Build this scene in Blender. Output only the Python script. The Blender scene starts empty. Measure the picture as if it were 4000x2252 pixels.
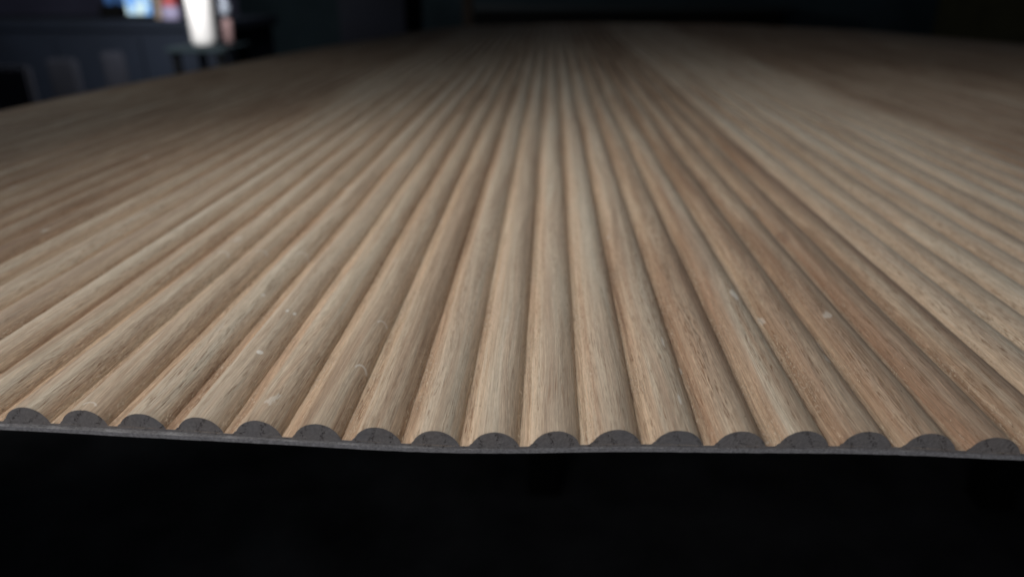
import bpy, math, random
import numpy as np
from mathutils import Vector, Matrix, noise as mn
R = math.radians
rng = random.Random(7)
sc = bpy.context.scene
col = sc.collection

# ------------------------------------------------------------------ camera
FPX = 2780.0                                   # focal length in photo pixels (4000 wide)
PITCH, YAW = R(23.45), R(2.97)
CAM = Vector((-0.0026, -0.1176, 0.0839))
cd = bpy.data.cameras.new('camera'); cam = bpy.data.objects.new('camera', cd); col.objects.link(cam)
cd.sensor_width = 36.0; cd.lens = FPX / 4000 * 36.0
cam.location = CAM; cam.rotation_euler = (R(90) - PITCH, 0, YAW)
cd.clip_start = 0.01; cd.clip_end = 60
cd.dof.use_dof = True; cd.dof.focus_distance = 0.157; cd.dof.aperture_fstop = 9.6
sc.camera = cam
CB = cam.rotation_euler.to_matrix()
def at(px, py, Y):                             # point at world depth Y on the sight line through photo pixel (px, py)
    d = CB @ Vector(((px - 2000) / FPX, (1126 - py) / FPX, -1.0))
    return CAM + d * ((Y - CAM.y) / d.y)

# ------------------------------------------------------------------ world, lamps, exposure
w = bpy.data.worlds.new('World'); sc.world = w; w.use_nodes = True
bg = w.node_tree.nodes['Background']; bg.inputs[0].default_value = (0.55, 0.72, 1.0, 1); bg.inputs[1].default_value = 0.022
sc.view_settings.view_transform = 'Standard'; sc.view_settings.look = 'None'
sc.cycles.diffuse_bounces = 6
sc.view_settings.exposure = 0; sc.view_settings.gamma = 1
def area(name, loc, target, size, power, colour, size_y=None, spread=180):
    l = bpy.data.lights.new(name, 'AREA'); l.energy = power; l.color = colour; l.size = size
    l.spread = R(spread)
    if size_y: l.shape = 'RECTANGLE'; l.size_y = size_y
    o = bpy.data.objects.new(name, l); col.objects.link(o); o.location = loc
    o.rotation_euler = (Vector(target) - Vector(loc)).to_track_quat('-Z', 'Y').to_euler()
    return o
area('key_lamp', (-0.15, 0.030, 0.235), (0.00, 0.020, 0), 0.50, 0.52, (1.0, 0.965, 0.93), 0.12, spread=140)
area('right_fill', (0.34, 0.42, 0.42), (0.06, 0.14, 0), 0.50, 0.27, (0.80, 0.91, 1.0), spread=120)  # added cool fill that lifts the right flanks; no window stands here
area('left_fill', (-0.62, 0.50, 0.50), (-0.24, 0.38, 0), 0.50, 0.46, (0.90, 0.96, 1.0), spread=130)  # unseen fill lamp, added to brighten the far left of the panel
area('room_fill', (-0.45, -0.9, 0.25), (0, 0, 0), 0.6, 0.72, (0.96, 0.95, 1.0), spread=66)

# ------------------------------------------------------------------ node helpers
def mat(name):
    m = bpy.data.materials.new(name); m.use_nodes = True
    nt = m.node_tree; b = nt.nodes['Principled BSDF']
    return m, nt, b
def N(nt, kind, **kw):
    n = nt.nodes.new(kind)
    for k, v in kw.items():
        if k in n.inputs: n.inputs[k].default_value = v
        else: setattr(n, k, v)
    return n
def L(nt, a, b): nt.links.new(a, b)
def math_(nt, op, a, b=None, clamp=False):
    n = nt.nodes.new('ShaderNodeMath'); n.operation = op; n.use_clamp = clamp
    for i, v in enumerate((a, b)):
        if v is None: continue
        if isinstance(v, (int, float)): n.inputs[i].default_value = v
        else: nt.links.new(v, n.inputs[i])
    return n.outputs[0]
def vmul(nt, v, s):
    n = nt.nodes.new('ShaderNodeVectorMath'); n.operation = 'MULTIPLY'
    nt.links.new(v, n.inputs[0]); n.inputs[1].default_value = s
    return n.outputs[0]
def vadd(nt, a, b):
    n = nt.nodes.new('ShaderNodeVectorMath'); n.operation = 'ADD'
    nt.links.new(a, n.inputs[0])
    if isinstance(b, tuple): n.inputs[1].default_value = b
    else: nt.links.new(b, n.inputs[1])
    return n.outputs[0]
def noise(nt, v, scale=1.0, detail=3.0, rough=0.55, dist=0.0):
    n = nt.nodes.new('ShaderNodeTexNoise'); n.inputs['Scale'].default_value = scale
    n.inputs['Detail'].default_value = detail; n.inputs['Roughness'].default_value = rough
    n.inputs['Distortion'].default_value = dist
    nt.links.new(v, n.inputs['Vector'])
    return n.outputs['Fac']
def maprange(nt, v, a, b, c=0.0, d=1.0, smooth=False):
    n = nt.nodes.new('ShaderNodeMapRange'); n.inputs[1].default_value = a; n.inputs[2].default_value = b
    n.inputs[3].default_value = c; n.inputs[4].default_value = d
    if smooth: n.interpolation_type = 'SMOOTHSTEP'
    nt.links.new(v, n.inputs[0]); return n.outputs[0]
def ramp(nt, v, stops):
    n = nt.nodes.new('ShaderNodeValToRGB'); cr = n.color_ramp
    while len(cr.elements) < len(stops): cr.elements.new(0.5)
    for e, (p, c) in zip(cr.elements, stops): e.position = p; e.color = (*c, 1)
    nt.links.new(v, n.inputs[0]); return n.outputs[0]
def mixc(nt, fac, a, b, blend='MIX'):
    n = nt.nodes.new('ShaderNodeMix'); n.data_type = 'RGBA'; n.blend_type = blend
    for sock, v in ((n.inputs[0], fac), (n.inputs[6], a), (n.inputs[7], b)):
        if isinstance(v, (int, float)): sock.default_value = v
        elif isinstance(v, tuple): sock.default_value = (*v, 1)
        else: nt.links.new(v, sock)
    return n.outputs[2]

# the panel's root comes first: the wood grain is laid out in its space
root = bpy.data.objects.new('reeded_panel', None); col.objects.link(root)
root['label'] = 'wide pale oak reeded panel with rounded parallel ribs and dark sawn front ends'
root['category'] = 'wood panel'

# ------------------------------------------------------------------ wood
def wood_coords(nt):
    tc = nt.nodes.new('ShaderNodeTexCoord'); tc.object = root
    p = vmul(nt, tc.outputs['Object'], (1000, 1000, 1000))            # millimetres
    oi = nt.nodes.new('ShaderNodeObjectInfo')
    sep = nt.nodes.new('ShaderNodeSeparateColor'); nt.links.new(oi.outputs['Color'], sep.inputs[0])
    shift = nt.nodes.new('ShaderNodeCombineXYZ')
    L(nt, math_(nt, 'MULTIPLY', sep.outputs[2], 900.0), shift.inputs[2])
    L(nt, math_(nt, 'MULTIPLY', sep.outputs[2], 3100.0), shift.inputs[1])
    return p, vadd(nt, p, shift.outputs[0]), sep

def spot(px, py, rx, ry, kind='spot', st=0.7):  # a finish mark at its place on the panel, in millimetres
    d = CB @ Vector(((px - 2000) / FPX, (1126 - py) / FPX, -1.0)); q_ = CAM + d * ((0.0035 - CAM.z) / d.z)
    return (q_.x * 1000, q_.y * 1000, rx, ry, kind, st)
MARKS = [spot(1015, 1363, 0.8, 0.8), spot(1122, 1206, 0.45, 0.8), spot(1148, 1208, 0.45, 0.9), spot(1027, 1142, 0.6, 1.1, st=0.45),
         spot(1490, 1240, 1.1, 1.5, 'arc', 0.42), spot(1405, 1412, 1.1, 1.8, 'arc', 0.5), spot(1180, 985, 1.6, 2.2, 'arc', 0.3),
         spot(1020, 985, 1.5, 2.2, 'arc', 0.28), spot(870, 990, 1.5, 2.0, 'arc', 0.35), spot(350, 1588, 1.2, 0.9, 'arc', 0.42),
         spot(2868, 1155, 1.0, 3.6, st=0.5), spot(3060, 905, 1.7, 6.0, 'knot', 0.35), spot(2655, 1555, 0.35, 2.2, st=0.5),
         spot(2590, 1330, 0.3, 2.6, st=0.4), spot(2660, 1400, 0.45, 1.6, st=0.45), spot(3205, 1345, 0.45, 2.6, st=0.55)]
def make_wood():
    m, nt, b = mat('oak_wood')
    p0, p, sep = wood_coords(nt)
    # the grain wanders sideways slowly
    wn = nt.nodes.new('ShaderNodeTexNoise'); wn.inputs['Scale'].default_value = 1; wn.inputs['Detail'].default_value = 2
    L(nt, vmul(nt, p, (0.035, 0.0055, 0.035)), wn.inputs['Vector'])
    off = nt.nodes.new('ShaderNodeCombineXYZ')
    wx = math_(nt, 'MULTIPLY', math_(nt, 'SUBTRACT', wn.outputs['Fac'], 0.5), 14.0)
    wn2 = noise(nt, vmul(nt, p, (0.10, 0.022, 0.10)), 1, 2)
    wx2 = math_(nt, 'MULTIPLY', math_(nt, 'SUBTRACT', wn2, 0.5), 1.6)
    L(nt, math_(nt, 'ADD', wx, wx2), off.inputs[0])
    q = vadd(nt, p, off.outputs[0])
    broad = noise(nt, vmul(nt, q, (0.17, 0.0055, 0.26)), 1, 3, 0.55)
    mid = noise(nt, vmul(nt, q, (0.85, 0.020, 0.9)), 1, 4, 0.6)
    fine = noise(nt, vmul(nt, q, (4.6, 0.055, 4.2)), 1, 4, 0.7)
    hair = noise(nt, vmul(nt, q, (9.0, 0.33, 7.0)), 1, 2, 0.6)
    # colour
    t = math_(nt, 'ADD', math_(nt, 'MULTIPLY', broad, 0.62), math_(nt, 'MULTIPLY', mid, 0.38))
    t = math_(nt, 'SUBTRACT', t, math_(nt, 'MULTIPLY', math_(nt, 'SUBTRACT', sep.outputs[0], 0.2), 0.15))
    t = math_(nt, 'ADD', math_(nt, 'MULTIPLY', t, 0.78), 0.118)
    c = ramp(nt, t, [(0.30, (0.225, 0.150, 0.098)), (0.41, (0.345, 0.250, 0.172)), (0.50, (0.470, 0.372, 0.270)),
                     (0.60, (0.530, 0.455, 0.350)), (0.74, (0.570, 0.520, 0.430))])
    # reddish heart streaks where the board has them
    red = noise(nt, vmul(nt, q, (0.16, 0.0042, 0.16)), 1.0, 4, 0.55)
    red2 = math_(nt, 'MULTIPLY', maprange(nt, red, 0.46, 0.66), sep.outputs[1], True)
    c = mixc(nt, math_(nt, 'MULTIPLY', red2, 0.85), c, (0.275, 0.168, 0.110))
    pinkish = noise(nt, vmul(nt, q, (0.4, 0.012, 0.4)), 1, 2)
    c = mixc(nt, maprange(nt, pinkish, 0.50, 0.68, 0.0, 0.30), c, (0.500, 0.350, 0.245))
    f1 = maprange(nt, fine, 0.32, 0.68, 0.66, 1.20)
    f2 = maprange(nt, hair, 0.32, 0.68, 0.82, 1.14)
    c = mixc(nt, 1.0, c, f1, 'MULTIPLY'); c = mixc(nt, 1.0, c, f2, 'MULTIPLY')
    # each board has its own depth of colour
    deep = maprange(nt, sep.outputs[0], 0.25, 1.25)
    c = mixc(nt, deep, c, mixc(nt, 1.0, c, (0.67, 0.62, 0.58), 'MULTIPLY'))
    c = mixc(nt, maprange(nt, sep.outputs[0], 0.30, 0.1, 0.0, 0.40), c, (0.56, 0.50, 0.41))
    # open pores, short dark dashes gathered in early-wood lines
    pore_n = noise(nt, vmul(nt, q, (6.5, 0.22, 6.0)), 1, 1.5, 0.5)
    pore_mask = maprange(nt, noise(nt, vmul(nt, q, (0.42, 0.006, 0.5)), 1, 2), 0.44, 0.60)
    pores = math_(nt, 'MULTIPLY', maprange(nt, pore_n, 0.58, 0.66), pore_mask, True)
    c = mixc(nt, math_(nt, 'MULTIPLY', pores, 0.78), c, (0.185, 0.095, 0.045))
    vline_n = noise(nt, vmul(nt, vadd(nt, q, (71.0, 13.0, 5.0)), (5.2, 0.085, 4.6)), 1, 2.5, 0.6)
    vline = math_(nt, 'MULTIPLY', maprange(nt, vline_n, 0.575, 0.66), maprange(nt, noise(nt, vmul(nt, q, (0.30, 0.02, 0.4)), 1, 2), 0.40, 0.62), True)
    c = mixc(nt, math_(nt, 'MULTIPLY', vline, 0.62), c, (0.230, 0.135, 0.080))
    # rare deeper chips
    chip = maprange(nt, noise(nt, vmul(nt, vadd(nt, p, (311.0, 57.0, 9.0)), (1.2, 0.30, 1.0)), 1, 2, 0.6), 0.755, 0.79)
    c = mixc(nt, math_(nt, 'MULTIPLY', chip, 0.8), c, (0.12, 0.055, 0.025))
    # router tear-out: small pits and lifted fibres along the groove walls
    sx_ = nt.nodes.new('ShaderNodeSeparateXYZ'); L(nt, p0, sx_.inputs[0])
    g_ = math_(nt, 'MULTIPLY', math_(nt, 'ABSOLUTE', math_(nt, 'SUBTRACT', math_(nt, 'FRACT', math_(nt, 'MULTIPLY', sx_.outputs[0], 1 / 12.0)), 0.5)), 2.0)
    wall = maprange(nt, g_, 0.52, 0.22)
    bounce_tint = maprange(nt, math_(nt, 'ADD', g_, math_(nt, 'MULTIPLY', math_(nt, 'SUBTRACT', mid, 0.5), 0.35)), 0.62, 0.18)  # warm light bouncing inside the grooves, painted into the wood colour
    c = mixc(nt, math_(nt, 'MULTIPLY', bounce_tint, 0.5), c, mixc(nt, 1.0, c, (1.42, 1.24, 1.10), 'MULTIPLY'))
    patchy = maprange(nt, noise(nt, vmul(nt, p, (0.11, 0.035, 0.2)), 1, 3), 0.44, 0.62)
    tear_n = noise(nt, vmul(nt, p, (2.2, 0.85, 2.2)), 1, 3, 0.65)
    tear = math_(nt, 'MULTIPLY', math_(nt, 'MULTIPLY', maprange(nt, tear_n, 0.61, 0.68), wall), patchy, True)
    c = mixc(nt, math_(nt, 'MULTIPLY', tear, 0.6), c, (0.17, 0.085, 0.04))
    lift = math_(nt, 'MULTIPLY', math_(nt, 'MULTIPLY', maprange(nt, tear_n, 0.46, 0.36), wall), patchy, True)
    c = mixc(nt, math_(nt, 'MULTIPLY', lift, 0.6), c, (0.70, 0.60, 0.47))
    # pale ray flecks
    fl = nt.nodes.new('ShaderNodeTexVoronoi'); fl.inputs['Scale'].default_value = 1; fl.inputs['Randomness'].default_value = 1
    L(nt, vadd(nt, vmul(nt, q, (0.125, 0.048, 0.12)), (3.3, 7.1, 0.4)), fl.inputs['Vector'])
    flm = noise(nt, vmul(nt, p, (0.9, 0.30, 0.9)), 1, 2)
    dsum = math_(nt, 'ADD', fl.outputs['Distance'], math_(nt, 'MULTIPLY', math_(nt, 'SUBTRACT', flm, 0.5), 0.34))
    fleck = maprange(nt, dsum, 0.13, 0.08)
    sepf = nt.nodes.new('ShaderNodeSeparateColor'); L(nt, fl.outputs['Color'], sepf.inputs[0])
    fleck = math_(nt, 'MULTIPLY', fleck, maprange(nt, sepf.outputs[0], 0.74, 0.90), True)
    c = mixc(nt, math_(nt, 'MULTIPLY', fleck, 0.38), c, (0.70, 0.67, 0.60))
    for mx, my, rx, ry, kind, st in MARKS:
        v = vmul(nt, vadd(nt, p0, (-mx, -my, 0.0)), (1 / rx, 1 / ry, 0.0))
        ln = nt.nodes.new('ShaderNodeVectorMath'); ln.operation = 'LENGTH'; L(nt, v, ln.inputs[0])
        wob = math_(nt, 'ADD', ln.outputs['Value'], math_(nt, 'MULTIPLY', math_(nt, 'SUBTRACT', flm, 0.5), 1.1 if kind != 'arc' else 0.25))
        if kind == 'arc':
            k_ = maprange(nt, math_(nt, 'ABSOLUTE', math_(nt, 'SUBTRACT', wob, 1.0)), 0.28, 0.10)
            sv = nt.nodes.new('ShaderNodeSeparateXYZ'); L(nt, v, sv.inputs[0])
            k_ = math_(nt, 'MULTIPLY', k_, maprange(nt, sv.outputs[1], -0.3, 0.25), True)
        else: k_ = maprange(nt, wob, 1.1, 0.75)
        c = mixc(nt, math_(nt, 'MULTIPLY', k_, st), c, (0.14, 0.075, 0.05) if kind == 'knot' else (0.78, 0.76, 0.70))
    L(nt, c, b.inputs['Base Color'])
    rr = maprange(nt, mid, 0.3, 0.7, 0.74, 0.62)
    L(nt, rr, b.inputs['Roughness']); b.inputs['Specular IOR Level'].default_value = 0.30
    # relief
    torn = maprange(nt, noise(nt, vmul(nt, p, (0.16, 0.05, 0.3)), 1, 3), 0.50, 0.68)
    rough_n = noise(nt, vmul(nt, q, (2.6, 0.50, 2.6)), 1, 4, 0.7)
    hgt = math_(nt, 'ADD', math_(nt, 'MULTIPLY', fine, 0.65), math_(nt, 'MULTIPLY', hair, 0.42))
    hgt = math_(nt, 'ADD', hgt, math_(nt, 'MULTIPLY', math_(nt, 'MULTIPLY', torn, rough_n), 0.9))
    hgt = math_(nt, 'SUBTRACT', hgt, math_(nt, 'MULTIPLY', pores, 0.75))
    hgt = math_(nt, 'SUBTRACT', hgt, math_(nt, 'MULTIPLY', chip, 1.6))
    hgt = math_(nt, 'SUBTRACT', hgt, math_(nt, 'MULTIPLY', tear, 1.0))
    hgt = math_(nt, 'ADD', hgt, math_(nt, 'MULTIPLY', lift, 0.8))
    bp = N(nt, 'ShaderNodeBump'); bp.inputs['Strength'].default_value = 0.75; bp.inputs['Distance'].default_value = 0.00032
    L(nt, hgt, bp.inputs['Height']); L(nt, bp.outputs[0], b.inputs['Normal'])
    return m

def make_endgrain():
    m, nt, b = mat('oak_end_grain')
    tc = nt.nodes.new('ShaderNodeTexCoord'); tc.object = root
    oi = nt.nodes.new('ShaderNodeObjectInfo')
    p = vmul(nt, tc.outputs['Object'], (1000, 1000, 1000))
    # each board's growth rings stand at their own angle
    rot = nt.nodes.new('ShaderNodeVectorRotate'); rot.rotation_type = 'AXIS_ANGLE'; rot.inputs['Axis'].default_value = (0, 1, 0)
    L(nt, p, rot.inputs['Vector']); L(nt, math_(nt, 'SUBTRACT', math_(nt, 'MULTIPLY', oi.outputs['Alpha'], 2.0), 1.0), rot.inputs['Angle'])
    q = rot.outputs[0]
    wob = noise(nt, vmul(nt, q, (0.35, 0.35, 0.35)), 1, 3)
    wv = vadd(nt, q, (0, 0, 0))
    sx = nt.nodes.new('ShaderNodeSeparateXYZ'); L(nt, wv, sx.inputs[0])
    ring = math_(nt, 'SINE', math_(nt, 'ADD', math_(nt, 'MULTIPLY', sx.outputs[0], 1.75), math_(nt, 'MULTIPLY', wob, 5.0)))
    early = maprange(nt, ring, 0.62, 0.98)
    vo = nt.nodes.new('ShaderNodeTexVoronoi'); vo.inputs['Scale'].default_value = 1
    L(nt, vmul(nt, q, (2.6, 2.6, 2.6)), vo.inputs['Vector'])
    pit = math_(nt, 'MULTIPLY', maprange(nt, vo.outputs['Distance'], 0.44, 0.30), early, True)
    cr = maprange(nt, noise(nt, vmul(nt, q, (5.5, 0.4, 0.9)), 1, 3), 0.66, 0.76)
    crack = math_(nt, 'MULTIPLY', cr, maprange(nt, noise(nt, vmul(nt, q, (0.5, 0.5, 0.5)), 1, 1), 0.45, 0.60), True)
    dark = math_(nt, 'MAXIMUM', pit, crack)
    rays = noise(nt, vmul(nt, q, (0.6, 1.0, 7.0)), 1, 3, 0.7)
    mot = noise(nt, vmul(nt, q, (1.5, 1.5, 1.5)), 1, 4, 0.6)
    tone = noise(nt, vmul(nt, p, (0.06, 0.06, 0.06)), 1, 2)
    c = ramp(nt, math_(nt, 'ADD', math_(nt, 'MULTIPLY', rays, 0.55), math_(nt, 'MULTIPLY', mot, 0.45)),
             [(0.30, (0.095, 0.085, 0.080)), (0.5, (0.145, 0.132, 0.124)), (0.7, (0.210, 0.196, 0.188))])
    c = mixc(nt, maprange(nt, tone, 0.4, 0.65, 0, 0.5), c, (0.120, 0.125, 0.135))
    c = mixc(nt, math_(nt, 'MULTIPLY', dark, 0.48), c, (0.035, 0.014, 0.012))
    L(nt, c, b.inputs['Base Color']); b.inputs['Roughness'].default_value = 0.8
    h = math_(nt, 'SUBTRACT', math_(nt, 'MULTIPLY', mot, 0.8), math_(nt, 'MULTIPLY', dark, 1.3))
    bp = N(nt, 'ShaderNodeBump'); bp.inputs['Strength'].default_value = 0.9; bp.inputs['Distance'].default_value = 0.0003
    L(nt, h, bp.inputs['Height']); L(nt, bp.outputs[0], b.inputs['Normal'])
    return m

def make_plain(name, c, rough=0.7, var=0.25, scale=6.0, bump=0.0, spec=0.4):
    m, nt, b = mat(name)
    tc = nt.nodes.new('ShaderNodeTexCoord')
    n = noise(nt, tc.outputs['Object'], scale, 5, 0.6)
    cc = ramp(nt, n, [(0.3, tuple(x * (1 - var) for x in c)), (0.7, tuple(min(1, x * (1 + var)) for x in c))])
    L(nt, cc, b.inputs['Base Color']); b.inputs['Roughness'].default_value = rough
    b.inputs['Specular IOR Level'].default_value = spec
    if bump:
        bp = N(nt, 'ShaderNodeBump'); bp.inputs['Strength'].default_value = 0.8; bp.inputs['Distance'].default_value = bump
        L(nt, n, bp.inputs['Height']); L(nt, bp.outputs[0], b.inputs['Normal'])
    return m
WOOD, ENDG = make_wood(), make_endgrain()
FELT = make_plain('grey_backing', (0.200, 0.197, 0.202), 0.95, 0.35, 1900.0, 0.0003, 0.2)
FIBRE = make_plain('wood_fibre', (0.62, 0.50, 0.36), 0.7, 0.15, 200.0)

# ------------------------------------------------------------------ the panel's form
PITCHX, W_, H_ = 0.012, 0.0104, 0.00345
LEN = 1.42
I0, I1 = -32, 82
E_PX = [-3000, 100, 557, 880, 1250, 1600, 1930, 2170, 2400, 2650, 2900, 3150, 3400, 3640, 3900, 7000]
E_DV = [-20, -15, -1, 6, 17, 30, 27, 16, 1, -1, -7, -13, -19, -16, -9, -5]
EX = (np.array(E_PX) - 2120) / 236.0 * PITCHX - 0.0026
EZ = -np.array(E_DV) * 0.0000625
def wave(x):                                    # smoothed so that the front edge ripples softly
    s = 0
    for k in (-1.5, -0.75, 0, 0.75, 1.5): s = s + np.interp(x + k * 0.007, EX, EZ)
    return s / 5
def form(x, y):                                 # height of the flexed sheet's top face
    fr = np.exp(-np.maximum(y, 0) / 0.16)
    sag = -0.062 * (x - 0.15) ** 2 * np.clip(y / 1.4, 0, 2) ** 1.4
    sag = sag - 0.25 * np.maximum(0, -x - 0.12) ** 2 * np.clip(y / 1.4, 0, 2) ** 2
    bow = 0.0006 * np.sin(x * 23 + y * 9) * (1 - fr)
    return wave(x) * fr + sag + bow

ys_near = np.concatenate([np.arange(0, 0.06, 0.0012), np.arange(0.06, 0.16, 0.0035), np.arange(0.16, 0.4, 0.012), np.linspace(0.4, LEN, 18)])
ys_far = np.concatenate([np.arange(0, 0.2, 0.01), np.linspace(0.2, LEN, 26)])
# profile across one reed: round crown, small concave fillet down to the groove floor
def profile(n):
    """round crown meeting the floor in a crisp crease at the right, with a small concave foot at the left"""
    hw, z0 = 0.00482, 0.0
    Rr = (hw ** 2 + H_ ** 2) / (2 * H_); a = math.asin(min(1.0, hw / Rr))
    pts = [(-hw - 0.00075, 0.0), (-hw - 0.0003, 0.00012)]
    for i in range(n + 1):
        t = -a + 2 * a * i / n
        z = H_ - Rr + Rr * math.cos(t)
        pts.append((Rr * math.sin(t), max(z, 0.00055 * max(0, -t / a) ** 3) if i < n / 2 else z))
    return pts
def link(name, me, parent=None, mats=()):
    for m in mats: me.materials.append(m)
    o = bpy.data.objects.new(name, me); col.objects.link(o); o.parent = parent
    return o

LEAVES = [(-99, -14, 0.48, 0.10, 0.37), (-14, 2.5, 0.08, 0.04, 0.05), (2.5, 9, 0.40, 1.0, 0.05), (9, 19, 0.03, 0.12, 0.71),
          (19, 37, 0.56, 0.25, 0.53), (37, 58, 0.4, 0.2, 0.89), (58, 99, 0.6, 0.2, 0.23)]
def leaf(i):
    for a, b_, br, rd, sd in LEAVES:
        if a <= i < b_: return br, rd, sd
    return 0.5, 0.3, 0.5

def sawcut(x): return 0.00014 * np.sin(x * 131) + 0.00006 * np.sin(x * 400 + 1)   # the end line wanders like a hand-run saw

def make_reed(i):
    x0 = i * PITCHX
    near = -17 <= i <= 18
    ys = ys_near if near else ys_far
    n = 18 if near else 10
    prof = profile(n); n = len(prof) - 1
    V, F, MI, SM = [], [], [], []
    shift = rng.uniform(-0.00012, 0.00012)
    hs = rng.uniform(0.97, 1.03)
    for j, y in enumerate(ys):
        for k, (px, pz) in enumerate(prof):
            edge = abs(px) / (W_ / 2)
            dn = 0.0
            dx = 0.0
            if near and y < 0.4:
                # chewed lower edges and slight unevenness of the moulding
                e = mn.noise(Vector((i * 3.7 + (1 if px > 0 else -1) * 5.1, y * 900, k * 0.25)))
                e2 = mn.noise(Vector((i * 1.3, y * 160, k * 0.5 + 9)))
                dx = (e * 0.00022 + e2 * 0.00012) * max(0, edge - 0.75) * 4 * (1 if px > 0 else -1)
                dn = e2 * 0.00006
            V.append((x0 + px * (1 + 0.004 * mn.noise(Vector((i, y * 8, 2)))) + dx + shift, y, 0.0 + pz * hs + dn * (1 - edge) - (0.00005 if k in (0, n) else 0)))
    m = n + 1
    for j in range(len(ys) - 1):
        for k in range(n):
            a = j * m + k
            F.append((a, a + 1, a + m + 1, a + m)); MI.append(0); SM.append(True)
    # sawn front end: own vertices, edge slightly frayed
    base = len(V)
    for k in range(m):
        vx, vy, vz = V[k]
        V.append((vx, vy - 0.00001, vz))
    F.append(tuple(base + k for k in range(m))); MI.append(1); SM.append(False)
    # far end
    F.append(tuple((len(ys) - 1) * m + k for k in reversed(range(m)))); MI.append(1); SM.append(False)
    A = np.array(V)
    if True:                                     # front end line wanders a little, like a hand-run saw cut
        fr = np.clip(1 - A[:, 1] / 0.004, 0, 1)
        jag = np.array([mn.noise(Vector((v[0] * 2500, 3.0, v[2] * 900))) for v in A]) if near else 0
        A[:, 1] += fr * (0.00006 * jag + sawcut(A[:, 0]))
    A[:, 2] += form(A[:, 0], A[:, 1])
    me = bpy.data.meshes.new('reed')
    me.from_pydata(A.tolist(), [], F)
    me.polygons.foreach_set('material_index', MI); me.polygons.foreach_set('use_smooth', SM); me.update()
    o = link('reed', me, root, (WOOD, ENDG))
    br, rd, sd = leaf(i)
    if 2.5 <= i < 9: rd = {3: 0.4, 4: 0.6}.get(i, 0.75); br = {3: 0.16, 4: 0.26}.get(i, 0.40)
    o.color = (br + 0.2 + rng.uniform(-0.06, 0.06), rd, sd, 0.5 + (0.32 * math.sin(i * 0.27 + 0.6)) + rng.uniform(-0.04, 0.04))
    return o
for i in range(I0, I1 + 1): make_reed(i)

def slab(name, x0, x1, y0f, zt, zb, mats, per_face, nx, ys, proud=None):
    """flexed sheet: top, front, back, underside and sides follow form()"""
    xs = np.linspace(x0, x1, nx); V = []; F = []; MI = []
    def row(z, y, first):
        for x in xs:
            yy = y
            if first and proud is not None: yy = y - proud(x)
            V.append((x, yy, z + float(form(np.array(x), np.array(max(y, 0.0))))))
    ny = len(ys)
    for z in (zt, zb):
        for j, y in enumerate(ys): row(z, y, j == 0)
    def idx(l, j, k): return l * ny * nx + j * nx + k
    for j in range(ny - 1):
        for k in range(nx - 1):
            F.append((idx(0, j, k), idx(0, j, k + 1), idx(0, j + 1, k + 1), idx(0, j + 1, k))); MI.append(per_face[0])
            F.append((idx(1, j, k), idx(1, j + 1, k), idx(1, j + 1, k + 1), idx(1, j, k + 1))); MI.append(per_face[1])
    for k in range(nx - 1):
        F.append((idx(0, 0, k), idx(1, 0, k), idx(1, 0, k + 1), idx(0, 0, k + 1))); MI.append(per_face[1])
        F.append((idx(0, ny - 1, k), idx(0, ny - 1, k + 1), idx(1, ny - 1, k + 1), idx(1, ny - 1, k))); MI.append(per_face[1])
    for j in range(ny - 1):
        F.append((idx(0, j, 0), idx(0, j + 1, 0), idx(1, j + 1, 0), idx(1, j, 0))); MI.append(per_face[1])
        F.append((idx(0, j, nx - 1), idx(1, j, nx - 1), idx(1, j + 1, nx - 1), idx(0, j + 1, nx - 1))); MI.append(per_face[1])
    me = bpy.data.meshes.new(name); me.from_pydata(V, [], F)
    me.polygons.foreach_set('material_index', MI); me.update()
    return link(name, me, root, mats)
XA, XB = (I0 - 0.5) * PITCHX, (I1 + 0.5) * PITCHX
ysb = np.concatenate([np.arange(0, 0.12, 0.01), np.linspace(0.12, LEN, 30)])
def cut(x): return 0.00003 - float(sawcut(x))
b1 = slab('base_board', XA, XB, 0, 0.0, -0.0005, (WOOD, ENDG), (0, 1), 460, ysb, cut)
b1.color = (0.35, 0.25, 0.05, 0.5)
def lip(x):                                     # the backing stands proud of the saw cut, more at the left
    t = np.interp(x, [-0.14, -0.09, -0.05, -0.02, 0.05, 0.12], [0.0011, 0.0012, 0.0008, 0.00045, 0.0004, 0.0003])
    return float(t) + 0.00012 * mn.noise(Vector((x * 420, 1, 5))) + 0.00008 * mn.noise(Vector((x * 1500, 4, 5)))
slab('backing_sheet', XA, XB, 0, -0.00052, -0.00145, (FELT,), (0, 0), 900, ysb, lip)

# loose fibres torn up along the groove edges: hundreds of hair-thin curls, one mass
V, F = [], []
def sliver(p, d, ln, wd, up):
    side = d.cross(Vector((0, 0, 1))).normalized() * wd
    pts = [p, p + d * ln * 0.5 + Vector((0, 0, up)), p + d * ln + Vector((0, 0, up * rng.uniform(0.3, 1.8)))]
    b0 = len(V)
    for q_, s in zip(pts, (1, 0.8, 0.15)):
        V.extend([tuple(q_ - side * s), tuple(q_ + side * s), tuple(q_ + Vector((0, 0, wd)) * s)])
    for a in (0, 3):
        for u, v in ((0, 1), (1, 2), (2, 0)): F.append((b0 + a + u, b0 + a + v, b0 + a + 3 + v, b0 + a + 3 + u))
for _ in range(1500):
    i = rng.randint(-10, 9); y = rng.random() ** 1.8 * 0.14 + 0.0005
    if mn.noise(Vector((i * 2.3, y * 60, 1))) < 0.05: continue
    s = rng.choice((-1, 1, 1)); u = rng.uniform(0.86, 1.02)
    x = i * PITCHX + s * u * W_ / 2
    z = max(0.0, H_ * math.sqrt(max(0, 1 - min(1, u) ** 2))) + form(np.array(x), np.array(y))
    ang = rng.gauss(math.pi / 2, 0.5)
    sliver(Vector((x, y, float(z))), Vector((math.cos(ang), math.sin(ang), 0)), rng.uniform(0.0004, 0.0013), rng.uniform(0.00003, 0.00007), rng.uniform(0.00005, 0.00028))
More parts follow.
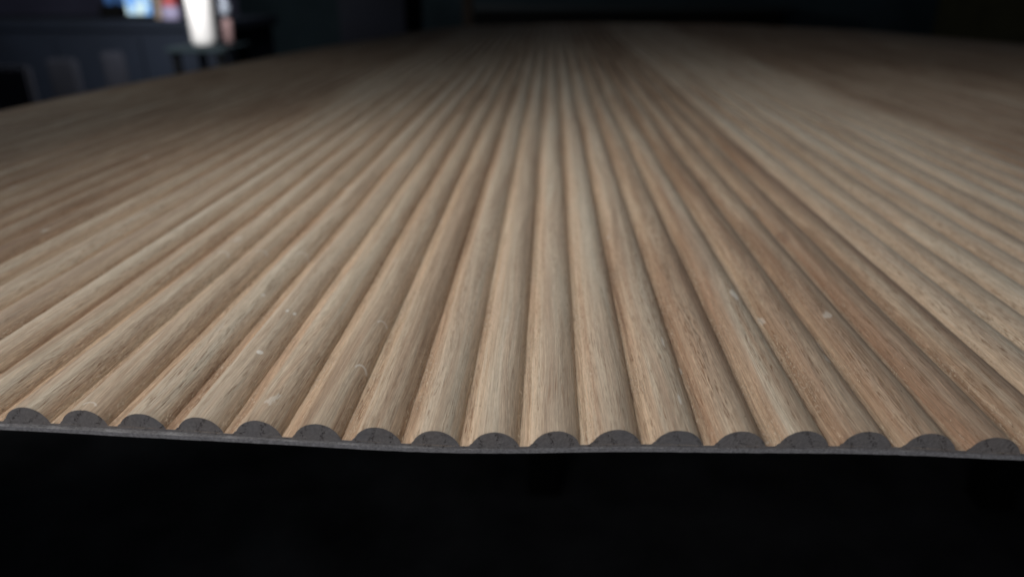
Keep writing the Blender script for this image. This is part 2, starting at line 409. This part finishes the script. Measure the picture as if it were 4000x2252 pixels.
me = bpy.data.meshes.new('torn_fibres'); me.from_pydata(V, [], F); me.update()
o = link('torn_fibres', me, root, (FIBRE,)); o['kind'] = 'stuff'

# ------------------------------------------------------------------ room and the things behind
def box(name, x0, x1, y0, y1, z0, z1, m, parent=None, bev=0.0):
    import bmesh
    bm = bmesh.new(); bmesh.ops.create_cube(bm, size=1)
    for v in bm.verts: v.co = Vector(((x0 + x1) / 2 + v.co.x * (x1 - x0), (y0 + y1) / 2 + v.co.y * (y1 - y0), (z0 + z1) / 2 + v.co.z * (z1 - z0)))
    if bev: bmesh.ops.bevel(bm, geom=bm.edges[:], offset=bev, segments=2, affect='EDGES')
    me = bpy.data.meshes.new(name); bm.to_mesh(me); bm.free()
    return link(name, me, parent, (m,))
def lathe(name, c, prof, m, parent=None, seg=24):
    V, F = [], []
    for r, z in prof:
        for k in range(seg):
            a = 2 * math.pi * k / seg; V.append((c[0] + r * math.cos(a), c[1] + r * math.sin(a), c[2] + z))
    for j in range(len(prof) - 1):
        for k in range(seg):
            F.append((j * seg + k, j * seg + (k + 1) % seg, (j + 1) * seg + (k + 1) % seg, (j + 1) * seg + k))
    F.append(tuple(reversed(range(seg)))); F.append(tuple((len(prof) - 1) * seg + k for k in range(seg)))
    me = bpy.data.meshes.new(name); me.from_pydata(V, [], F); me.polygons.foreach_set('use_smooth', [True] * len(F)); me.update()
    return link(name, me, parent, (m,))
def thing(name, label, cat, loc=(0, 0, 0), group=None):
    o = bpy.data.objects.new(name, None); col.objects.link(o); o.location = loc
    o['label'] = label; o['category'] = cat
    if group: o['group'] = group
    return o
def own(t, *obs):                               # parts were built in world space: keep them there under a root that stands elsewhere
    for o in obs: o.parent = t; o.matrix_parent_inverse = Matrix.Translation(-Vector(t.location))

NAVY = make_plain('navy_paint', (0.012, 0.017, 0.029), 0.7, 0.35, 3.0)
INK = make_plain('ink_blue_board', (0.003, 0.0035, 0.006), 0.8, 0.3, 4.0, 0, 0.1)
SLATE = make_plain('slate_wall', (0.17, 0.165, 0.245), 0.8, 0.25, 2.0)
DARK = make_plain('dark_wall_paint', (0.040, 0.060, 0.068), 0.9, 0.4, 1.5, 0, 0.1)
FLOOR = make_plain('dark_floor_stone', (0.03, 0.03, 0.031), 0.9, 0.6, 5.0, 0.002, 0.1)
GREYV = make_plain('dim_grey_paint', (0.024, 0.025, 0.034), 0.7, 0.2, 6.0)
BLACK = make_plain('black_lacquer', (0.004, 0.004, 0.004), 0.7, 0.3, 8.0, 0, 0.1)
CREAM = make_plain('cream_plastic', (0.84, 0.80, 0.76), 0.45, 0.06, 20.0)
TAN = make_plain('tan_card', (0.50, 0.38, 0.28), 0.7, 0.2, 40.0)
LILAC = make_plain('lilac_plastic', (0.52, 0.46, 0.66), 0.4, 0.2, 40.0)
REDP = make_plain('red_plastic', (0.60, 0.10, 0.10), 0.4, 0.1, 30.0)
TEAL = make_plain('teal_grey_paint', (0.016, 0.026, 0.030), 0.6, 0.2, 10.0)
STEEL = make_plain('pale_grey_plastic', (0.42, 0.45, 0.52), 0.4, 0.15, 20.0)
ROSE = make_plain('rose_brown_clay', (0.32, 0.20, 0.19), 0.6, 0.25, 40.0)
OCHRE = make_plain('ochre_card', (0.06, 0.055, 0.022), 0.8, 0.3, 8.0)
UMBER = make_plain('umber_wood', (0.10, 0.07, 0.045), 0.7, 0.3, 12.0)

FZ = -0.82
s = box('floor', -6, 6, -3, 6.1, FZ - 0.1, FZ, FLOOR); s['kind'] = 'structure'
s = box('back_wall', at(925, 0, 4.6).x, 6, 4.6, 4.7, FZ, 2.0, DARK); s['kind'] = 'structure'
s = box('slate_back_wall', -6, at(925, 0, 4.6).x - 0.002, 4.6, 4.7, FZ, 2.0, SLATE); s['kind'] = 'structure'
s = box('right_wall', 5.9, 6.0, -3, 4.598, FZ, 2.0, DARK); s['kind'] = 'structure'

# workbench carrying the panel, set well back from its front edge
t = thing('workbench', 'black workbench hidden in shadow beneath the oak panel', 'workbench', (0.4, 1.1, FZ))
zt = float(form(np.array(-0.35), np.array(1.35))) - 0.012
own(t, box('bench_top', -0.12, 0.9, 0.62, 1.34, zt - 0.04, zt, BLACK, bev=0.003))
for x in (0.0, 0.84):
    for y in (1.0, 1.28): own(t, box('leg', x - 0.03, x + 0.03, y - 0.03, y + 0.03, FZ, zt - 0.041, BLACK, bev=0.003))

# long navy cabinet at the left with things along it
YD = 2.3
a, b_ = at(-500, 80, YD), at(905, 78, YD)
zd = a.z
t = thing('navy_cabinet', 'long dark navy cabinet behind the left side of the panel', 'cabinet', ((a.x + b_.x) / 2, YD, FZ))
own(t, box('cabinet_top', a.x, b_.x, YD, YD + 0.42, zd - 0.03, zd, NAVY, bev=0.004),
    box('carcass', a.x + 0.02, b_.x - 0.02, YD + 0.012, YD + 0.40, FZ + 0.08, zd - 0.032, NAVY, bev=0.003),
    box('plinth', a.x + 0.05, b_.x - 0.05, YD + 0.04, YD + 0.38, FZ, FZ + 0.078, BLACK))
xs = np.linspace(a.x + 0.02, b_.x - 0.02, 5)
for k in range(4):
    d = box('door', xs[k] + 0.003, xs[k + 1] - 0.003, YD - 0.008, YD + 0.0115, FZ + 0.10, zd - 0.05, NAVY, bev=0.002); own(t, d)
    h = box('handle', xs[k + 1] - 0.05, xs[k + 1] - 0.038, YD - 0.026, YD - 0.0082, -0.42, -0.30, GREYV); h.parent = d; h.matrix_parent_inverse = d.matrix_parent_inverse.copy()
# dim upright chair backs in front of the cabinet
def chair(px0, px1, py_top, Y, label):
    p, q = at(px0, py_top, Y), at(px1, py_top, Y); cx = (p.x + q.x) / 2; hw = (q.x - p.x) / 2; zt = p.z
    zs = zt - 0.40
    t = thing('dining_chair', label, 'chair', (cx, Y + 0.2, FZ), 'dim chairs left of the panel')
    own(t, box('backrest', cx - hw, cx + hw, Y, Y + 0.022, zs + 0.06, zt, GREYV, bev=0.006),
        box('seat', cx - 0.2, cx + 0.2, Y - 0.02, Y + 0.40, zs, zs + 0.03, GREYV, bev=0.006))
    for lx in (-0.17, 0.17):
        for ly in (0.02, 0.36): own(t, box('leg', cx + lx - 0.014, cx + lx + 0.014, Y + ly - 0.014, Y + ly + 0.014, FZ, zs - 0.001, GREYV))
chair(170, 285, 232, 1.75, 'dim grey chair with the broad backrest, left of the panel edge')
chair(385, 470, 205, 1.85, 'dim grey chair with a narrow backrest, below the lit bottles')
chair(-60, 100, 262, 1.60, 'dim grey chair cut off by the left border of the photo')

# lit screen
p, q = at(500, 66, YD + 0.085), at(572, -60, YD + 0.085)
m, nt, b = mat('screen_light')
tc = nt.nodes.new('ShaderNodeTexCoord'); n_ = noise(nt, tc.outputs['Object'], 28.0, 3)
e = ramp(nt, n_, [(0.35, (0.10, 0.35, 0.95)), (0.5, (0.45, 0.72, 1.0)), (0.62, (0.75, 0.95, 0.95))])
L(nt, e, b.inputs['Emission Color']); b.inputs['Emission Strength'].default_value = 0.95; b.inputs['Base Color'].default_value = (0.02, 0.02, 0.02, 1)
t = thing('lit_screen', 'small screen glowing blue and white on the navy cabinet', 'screen', ((p.x + q.x) / 2, YD + 0.10, zd))
own(t, box('screen_frame', p.x - 0.006, q.x + 0.006, YD + 0.09, YD + 0.10, zd + 0.012, q.z, BLACK, bev=0.002),
    box('display', p.x, q.x, YD + 0.084, YD + 0.0895, zd + 0.016, q.z - 0.006, m),
    box('stand', p.x + 0.012, q.x - 0.012, YD + 0.06, YD + 0.13, zd + 0.0005, zd + 0.0115, BLACK))
# dimmer blue bottles beside it
BLUEP = make_plain('blue_glass', (0.08, 0.20, 0.48), 0.3, 0.3, 40.0)
def bottle(px0, px1, Y, z, h, m, mc, label, cat='bottle', name='bottle', group=None):
    a, b_ = at(px0, 20, Y), at(px1, 20, Y); r = (b_.x - a.x) / 2; c = ((a.x + b_.x) / 2, Y, z)
    t = thing(name, label, cat, c, group)
    own(t, lathe('body', c, [(r * 0.9, 0.0005), (r, 0.006), (r, h * 0.72), (r * 0.8, h * 0.80), (r * 0.42, h * 0.88), (r * 0.4, h * 0.93)], m),
        lathe('cap', c, [(r * 0.48, h * 0.931), (r * 0.5, h * 0.95), (r * 0.46, h)], mc))
p, q = at(395, 20, YD + 0.17), at(494, 20, YD + 0.17)
o = box('black_box', p.x, q.x, YD + 0.15, YD + 0.24, zd + 0.0005, p.z, BLACK, bev=0.003); zb = p.z
o['label'] = 'low black box lifting the two blue bottles on the cabinet'; o['category'] = 'box'
bottle(412, 448, YD + 0.19, zb, 0.11, BLUEP, STEEL, 'leftmost of the blue bottles on the navy cabinet')
bottle(460, 492, YD + 0.19, zb, 0.12, BLUEP, STEEL, 'blue bottle beside the glowing screen')
p, q = at(580, 54, YD + 0.12), at(630, 54, YD + 0.12)
o = box('cardboard_box', p.x, q.x, YD + 0.12, YD + 0.16, zd + 0.0005, zd + 0.16, TAN, bev=0.002)
o['label'] = 'tan box standing between the screen and the lilac tub'; o['category'] = 'box'
p, q = at(636, 56, YD + 0.08), at(703, 56, YD + 0.08); r = (q.x - p.x) / 2; c = ((p.x + q.x) / 2, YD + 0.08, zd)
t = thing('lilac_tub', 'lilac tub with a red lid on the navy cabinet', 'tub', c)
own(t, lathe('tub_body', c, [(r * 0.92, 0.0005), (r, 0.004), (r, 0.040), (r * 0.97, 0.042)], LILAC),
    lathe('lid', c, [(r * 0.9, 0.0425), (r * 0.92, 0.052), (r * 0.6, 0.07), (r * 0.5, 0.10)], REDP))
# small side table, nearer, carrying the cream canister
YT = 1.95
p, q = at(640, 172, YT), at(872, 172, YT); zs = at(800, 188, YT).z
t = thing('side_table', 'small teal grey table under the bright cream canister', 'table', ((p.x + q.x) / 2, YT + 0.1, FZ))
own(t, box('table_top', p.x, q.x, YT, YT + 0.20, zs - 0.015, zs, TEAL, bev=0.003))
for x in (p.x + 0.02, q.x - 0.02):
    for y in (YT + 0.02, YT + 0.18): own(t, box('leg', x - 0.009, x + 0.009, y - 0.009, y + 0.009, FZ, zs - 0.0155, BLACK))
p, q = at(757, 180, YT + 0.05), at(852, 180, YT + 0.05); r = (q.x - p.x) / 2; c = ((p.x + q.x) / 2, YT + 0.05, zs)
t = thing('cream_canister', 'tall bright cream canister standing at the upper left', 'canister', c)
own(t, lathe('body', c, [(r * 0.78, 0.0005), (r * 0.95, 0.008), (r, 0.02), (r * 1.04, 0.17), (r * 0.9, 0.18)], CREAM),
    lathe('cap', c, [(r * 0.6, 0.181), (r * 0.62, 0.21), (r * 0.5, 0.215)], CREAM))
p, q = at(862, 62, YT + 0.12), at(912, 62, YT + 0.12); c = ((p.x + q.x) / 2 - 0.008, YT + 0.12, zs)
hz = at(880, 66, YT + 0.12).z - zs
t = thing('shaker_jar', 'rose brown jar with a pale grey top beside the cream canister', 'jar', c); r = (q.x - p.x) / 2
own(t, lathe('jar_body', c, [(r * 0.7, 0.0005), (r, 0.012), (r, hz * 0.8), (r * 0.7, hz * 0.97)], ROSE),
    lathe('jar_top', c, [(r, hz), (r, hz + 0.03), (r * 0.7, hz + 0.034), (r * 0.7, hz + 0.06)], STEEL))
area('cabinet_fill', (at(800, 0, 2.0).x, 1.62, 0.34), (at(740, 60, 2.25).x, 2.15, 0.02), 0.16, 6.5, (0.95, 0.97, 1.0))  # added lamp out of view, stands in for daylight on the cabinet things

# far side, right: low dark cupboard, a carton and a post
t = thing('dark_cupboard', 'low near-black cupboard beyond the far edge of the panel', 'cupboard', (1.2, 3.9, FZ))
pz = at(2400, 18, 3.9).z
own(t, box('carcass', at(1850, 0, 3.9).x, at(3080, 0, 3.9).x, 3.9, 4.3, FZ, pz - 0.03, BLACK, bev=0.004),
    box('cupboard_top', at(1840, 0, 3.9).x, at(3090, 0, 3.9).x, 3.88, 4.32, pz - 0.029, pz, TEAL, bev=0.003))
p, q = at(3840, 110, 2.6), at(4200, -40, 2.6)
o = box('carton', p.x, q.x, 2.6, 2.95, FZ, q.z, OCHRE, bev=0.004); o['label'] = 'dim ochre carton standing tall at the upper right corner'; o['category'] = 'carton'
p, q = at(1808, 100, 1.7), at(1842, -60, 1.7)
t = thing('timber_post', 'thin dark timber post rising behind the far panel edge', 'post', ((p.x + q.x) / 2, 1.72, FZ))
own(t, box('post_shaft', p.x, q.x, 1.7, 1.735, FZ + 0.02, 0.35, UMBER, bev=0.002), box('foot', p.x - 0.06, q.x + 0.06, 1.66, 1.78, FZ, FZ + 0.0195, UMBER, bev=0.002))
p, q = at(1330, 130, 2.2), at(1580, -60, 2.2)
o = box('navy_crate', p.x, q.x, 2.2, 2.5, FZ, q.z, INK, bev=0.004); o['label'] = 'tall dark navy crate left of the timber post'; o['category'] = 'crate'
